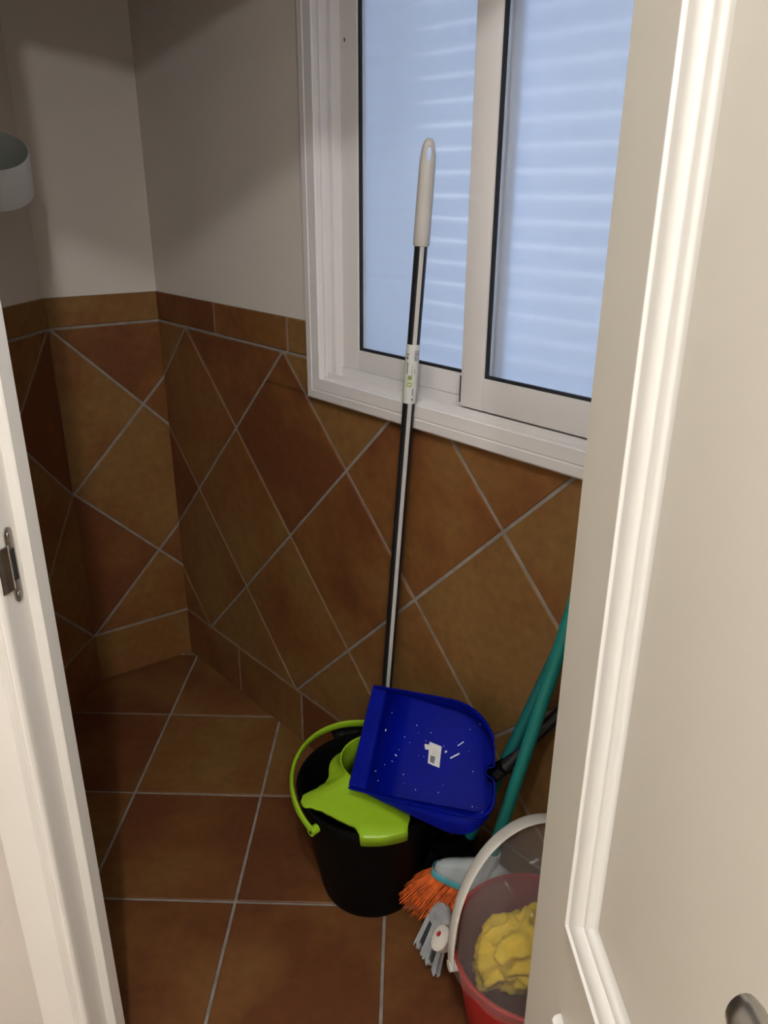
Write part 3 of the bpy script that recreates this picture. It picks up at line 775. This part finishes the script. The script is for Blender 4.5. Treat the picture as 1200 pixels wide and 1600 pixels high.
# ------------------------------------------------------------------ brooms
def broom(name, label, hc, wl_, top, headw, bl, mats, pole_m, length, seed, fan=.45, nb=520):
    """hc: middle of the bristle root; wl_: direction towards the wide end; top: a point on the pole axis"""
    p = (Vector(top) - Vector(hc)).normalized(); wv = Vector(wl_); wv = (wv - p * wv.dot(p)).normalized(); tv = p.cross(wv)
    o = empty(name, hc); tag(o, label, 'broom')
    def L(w_, t_, z_): return wv * w_ + tv * t_ + p * z_
    # head: a block with sloping shoulders and rounded ends, lofted along the width
    vs, fs = [], []; n = 14; m_ = 12
    hw = headw / 2
    for i in range(n + 1):
        s = -1 + 2 * i / n; x = s * hw
        e = math.sqrt(max(0.0, 1 - abs(s) ** 6)); tt = .021 * (.35 + .65 * e)
        topz = .014 + .066 * (1 - abs(s)) ** .9 * (1 if abs(s) < 1 else 0)
        for k in range(m_):
            a = 2 * math.pi * k / m_; c_, s_ = math.cos(a), math.sin(a)
            cy = math.copysign(abs(c_) ** .6, c_) * tt * (1.0 if s_ < 0 else .82); cz = (topz if s_ > 0 else .004) * math.copysign(abs(s_) ** .6, s_)
            vs.append(L(x, cy, cz + .006))
    for i in range(n):
        for k in range(m_): fs.append((i * m_ + k, i * m_ + (k + 1) % m_, (i + 1) * m_ + (k + 1) % m_, (i + 1) * m_ + k))
    fs += [tuple(range(m_))[::-1], tuple(n * m_ + k for k in range(m_))]
    h = mesh('head', vs, fs, mats[0], o, smooth=True, auto=60)
    # rubber band around the bristle root
    ring_, fr = [], []
    nn = 40
    for z, g_ in ((-.004, .0235), (-.0045, .0255), (.006, .0255), (.010, .0235)):
        for k in range(nn):
            a = 2 * math.pi * k / nn; c_, s_ = math.cos(a), math.sin(a)
            ring_.append(L(math.copysign(abs(c_) ** .45, c_) * (hw + .004 + g_ - .0235), math.copysign(abs(s_) ** .6, s_) * g_, z))
    for i in range(3):
        for k in range(nn): fr.append((i * nn + k, i * nn + (k + 1) % nn, (i + 1) * nn + (k + 1) % nn, (i + 1) * nn + k))
    mesh('band', ring_, fr, mats[1], h, smooth=True, auto=50)
    tube('socket', [L(0, 0, .03), L(0, 0, .082), L(0, 0, .108)], [.019, .0165, .0150], mats[0], h, seg=18)
    # bristles
    r_ = random.Random(seed); bv, bf = [], []
    for k in range(nb):
        s = r_.uniform(-1, 1); t = r_.uniform(-1, 1)
        if abs(s) ** 6 + abs(t) ** 4 > 1: continue
        root = L(s * hw * .97, t * .017, .0)
        ln = bl * r_.uniform(.86, 1.06) * (1 - .07 * s * s)
        tipd = L(s * fan * bl + r_.uniform(-.006, .006), t * .030 + r_.uniform(-.004, .004), -ln)
        midp = root + tipd * .5 + L(s * .003, t * .002, 0)
        tip = root + tipd + L(r_.uniform(-.004, .004), 0, 0)
        n0 = len(bv)
        for q_, rr in ((root, .0013), (midp, .0013), (tip, .0005)):
            for a in (0, 2.094, 4.189): bv.append(q_ + wv * math.cos(a) * rr + tv * math.sin(a) * rr)
        for i in range(2):
            for a in range(3): bf.append((n0 + i * 3 + a, n0 + i * 3 + (a + 1) % 3, n0 + i * 3 + 3 + (a + 1) % 3, n0 + i * 3 + 3 + a))
    b = mesh('bristles', bv, bf, mats[2], o, fix=False); b['kind'] = 'stuff'
    tube('pole', [L(0, 0, .055), L(0, 0, length)], .0122, pole_m, o, seg=20)
    cap = tube('pole_cap', [L(0, 0, length - .05), L(0, 0, length - .002), L(0, 0, length + .008)], [.0135, .0135, .008], mats[0], o, seg=18)
    return o
HC1 = Vector((.174, 1.222, .150))
broom('broom', 'teal-handled broom with orange bristles and pale blue-grey head', HC1, Vector((.077, 1.247, .195)) - HC1, (.273, 1.154, .799), .205, .118,
      (M['broomgrey'], M['broomband'], M['orange']), M['teal'], 1.22, 5, fan=.50, nb=1350)
HC2 = Vector((.128, 1.316, .112))
broom('broom', 'broom with darker teal pole standing behind the orange-bristled broom', HC2, -WD, (.2756, 1.188, .7476), .13, .095,
      (M['black'], M['black'], M['blackbristle']), M['tealdark'], 1.2, 9, fan=.12, nb=420)

# ------------------------------------------------------------------ red bucket with white bail, bag liner and yellow cloth
TC = Vector((.252, 1.036, 0)); TR, TB, TH_ = .156, .112, .225
tb = empty('red_bucket', TC); tag(tb, 'red bucket with raised white handle, partly behind the door', 'bucket')
lathe('body', [(.0001, .005), (TB - .01, .005), (TB - .002, .0005), (TB, .004), (TR - .010, TH_ - .025), (TR - .006, TH_ - .022), (TR - .001, TH_ - .004), (TR - .003, TH_), (TR - .008, TH_ - .002), (TR - .013, TH_ - .025), (TB - .003, .010), (.0001, .009)], M['red'], tb, seg=64)
# white flat bail standing up over the bucket
a0 = math.radians(195); av = Vector((math.cos(a0), math.sin(a0), 0)); qv = Vector((av.y, -av.x, 0))
if qv.y < 0: qv = -qv
tt = math.radians(11); uv = qv * math.sin(tt) + Vector((0, 0, math.cos(tt)))
pc = Vector((0, 0, TH_ - .004)); RB_, HB_ = TR + .005, .247
def bail(s, k=0.0): return pc + av * math.cos(s) * (RB_ - k) + uv * math.sin(s) * (HB_ - k)
bn = av.cross(uv)
pts = [bail(math.pi * k / 48) for k in range(49)]
pts = [pts[0] - uv * .014] + pts + [pts[-1] - uv * .014]
tube('handle', pts, [(.011, .0030)] + [(.0145, .0040)] * (len(pts) - 2) + [(.011, .0030)], M['handlewhite'], tb, seg=14, flat=bn)
ins = [bail(math.pi * k / 48, .006) for k in range(2, 47)]
tube('handle_rib', ins, [(.0035, .0022)] * len(ins), M['handlewhite'], tb, seg=8, flat=bn)
for s_ in (1, -1):
    e = pc + av * RB_ * s_
    lg = tube('handle_lug', [e + av * s_ * -.010 + uv * -.010, e + av * s_ * .005 + uv * -.010], [.011, .010], M['handlewhite'], tb, seg=20)
# white ear with a red pin on the left side
e2 = Vector((.0835, 1.066, .188)) - TC
ed = Vector((-.52, -.50, .69)).normalized()
ear = tube('ear', [e2 - ed * .020, e2 + ed * .006, e2 + ed * .009], [(.026, .018), (.024, .0165), (.019, .012)], M['handlewhite'], tb, seg=22, flat=(0, 0, 1))
tube('ear_pin', [e2 + ed * .006 + Vector((-.002, .003, .007)), e2 + ed * .0105 + Vector((-.002, .003, .007))], [(.0055, .0035), (.004, .0022)], M['red'], ear, seg=14)

# clear bag: its mouth follows the raised bail at the back and the bucket rim in front
vs, fs = [], []; na, nr = 112, 26
af = math.atan2(av.y, av.x)
def mouth(i):
    s_ = 2 * math.pi * i / na
    if s_ <= math.pi: return bail(s_, .013) - bn * 0.002
    return Vector((math.cos(af + s_), math.sin(af + s_), 0)) * (TR + .002) + Vector((0, 0, TH_ + .003))
def bagpt(i, t):
    m0 = mouth(i); s_ = 2 * math.pi * i / na
    bot = Vector((math.cos(af + s_) * .075, math.sin(af + s_) * .075, .075))
    if s_ <= math.pi: bot = av * math.cos(s_) * .075 + qv * math.sin(s_) * .075 + Vector((0, 0, .075))
    k = t ** .8
    p = m0.lerp(bot, k)
    if s_ <= math.pi: p += qv * math.sin(s_) * math.sin(math.pi * k) * .05          # the back of the bag sags away
    w_ = noise.noise(Vector((p.x * 14, p.y * 14, p.z * 14))) * .016 + noise.noise(Vector((p.x * 45, p.y * 45, p.z * 30))) * .005
    g = min(1, t * 5); r2 = Vector((p.x, p.y, 0)).length
    d = Vector((p.x, p.y, 0)).normalized() if r2 > 1e-4 else Vector((1, 0, 0))
    p += (d * w_ * .8 + Vector((0, 0, w_ * .5))) * g
    lim = (TB + (TR - TB) * min(1, max(0, p.z / TH_))) - .016
    r2 = Vector((p.x, p.y, 0)).length
    if p.z < TH_ - .01 and r2 > lim: p.x *= lim / r2; p.y *= lim / r2
    return p
for j in range(nr + 1):
    for i in range(na): vs.append(bagpt(i, j / nr))
for j in range(nr):
    for i in range(na): fs.append((j * na + i, j * na + (i + 1) % na, (j + 1) * na + (i + 1) % na, (j + 1) * na + i))
fs.append(tuple(nr * na + i for i in range(na)))
# front of the bag, loosely drawn from the bail down to the front rim
n0 = len(vs); nf, mf = 48, 18
for j in range(mf + 1):
    for i in range(nf + 1):
        s_ = math.pi * i / nf; t = j / mf
        top = bail(s_, .013) + bn * .002
        low = (av * math.cos(s_) - qv * math.sin(s_)) * (TR + .001) + Vector((0, 0, TH_ + .003))
        p = top.lerp(low, t)
        g = math.sin(math.pi * t) * math.sin(s_)
        w_ = noise.noise(p * 13 + Vector((3, 1, 7))) * .030 + noise.noise(p * 40) * .007
        p += (Vector((0, 0, 1)) * .010 - qv * .012 + (Vector((0, 0, 1)) - qv) * w_) * g
        vs.append(p)
for rr, zz in ((.0035, .0005), (.0050, -.008), (.0046, -.017)):                  # the hem folded over the rim
    for i in range(nf + 1):
        s_ = math.pi * i / nf
        vs.append((av * math.cos(s_) - qv * math.sin(s_)) * (TR + rr) + Vector((0, 0, TH_ + zz + (noise.noise(Vector((s_ * 5, zz * 50, 1))) * .006 if zz < -.01 else 0))))
for j in range(mf + 3):
    for i in range(nf): fs.append((n0 + j * (nf + 1) + i, n0 + j * (nf + 1) + i + 1, n0 + (j + 1) * (nf + 1) + i + 1, n0 + (j + 1) * (nf + 1) + i))
bag = mesh('plastic_bag', [v + TC for v in vs], fs, M['bag'], None, smooth=True)
tag(bag, 'clear crumpled plastic bag lining the red bucket', 'bag')

def cloth(name, label, cat, c, rx, ry, rz, rot, m, seed, amp=.3):
    bm = bmesh.new(); bmesh.ops.create_icosphere(bm, subdivisions=5, radius=1)
    for v in bm.verts:
        d = v.co.normalized()
        n1 = noise.noise(d * 1.3 + Vector((seed, 0, 0))); n2 = 1 - abs(noise.noise(d * 2.2 + Vector((0, seed, 0)))) * 3.2; n3 = 1 - abs(noise.noise(d * 4.6 + Vector((seed, seed, 0)))) * 3
        k = 1 + amp * n1 + amp * .45 * (n2 - .3) + amp * .22 * (n3 - .3)
        v.co = Vector((d.x * k * rx, d.y * k * ry, d.z * k * rz))
    me = bpy.data.meshes.new(name); bm.to_mesh(me); bm.free(); me.materials.append(m); me.shade_smooth()
    o = link(bpy.data.objects.new(name, me)); o.location = c; o.rotation_euler = rot; tag(o, label, cat); return o
cloth('cleaning_cloth', 'crumpled yellow cleaning cloth inside the red bucket', 'cloth', (.226, 1.040, .200), .088, .062, .060, (.7, -.35, .3), M['yellow'], 4.2)

# small brush with grey and black tufts on the floor by the red bucket
br = empty('scrubbing_brush', (.085, 1.190, .0)); tag(br, 'small brush with grey and black tufts beside the red bucket', 'brush')
bd = Vector((-.30, -.52, -.66)).normalized(); bw = Vector((.46, -.88, 0)).normalized(); bt = bd.cross(bw)
hb = Vector((.0, .0, .072))
def LB(w_, t_, z_): return hb + bw * w_ + bt * t_ + bd * z_
vs, fs = [], []
for z, g_ in ((-.045, .5), (-.03, .9), (-.006, 1.0), (.004, .95)):
    for k in range(20):
        a = 2 * math.pi * k / 20; c_, s_ = math.cos(a), math.sin(a)
        vs.append(LB(math.copysign(abs(c_) ** .6, c_) * .034 * g_, math.copysign(abs(s_) ** .6, s_) * .012 * g_, z))
for i in range(3):
    for k in range(20): fs.append((i * 20 + k, i * 20 + (k + 1) % 20, i * 20 + 20 + (k + 1) % 20, i * 20 + 20 + k))
fs += [tuple(range(20))[::-1], tuple(60 + k for k in range(20))]
mesh('head', vs, fs, M['greybristle'], br, smooth=True, auto=60)
r_ = random.Random(21)
for ti, w0 in enumerate((-.028, -.017, -.006, .006, .017, .028)):
    bv, bf = [], []
    dark = ti in (1, 4)
    for k in range(60):
        s, t = r_.uniform(-1, 1), r_.uniform(-1, 1)
        root = LB(w0 + s * .0048, t * .009, 0); tip = LB(w0 * 1.25 + s * .0065, t * .015, .066 + r_.uniform(-.005, .004) - (.012 if dark else 0))
        n0 = len(bv)
        for q_, rr in ((root, .0011), (tip, .0007)):
            for a in (0, 2.094, 4.189): bv.append(q_ + bw * math.cos(a) * rr + bt * math.sin(a) * rr)
        bf += [(n0 + a, n0 + (a + 1) % 3, n0 + 3 + (a + 1) % 3, n0 + 3 + a) for a in range(3)]
    o = mesh('tuft', bv, bf, M['blackbristle'] if dark else M['greybristle'], br, fix=False)
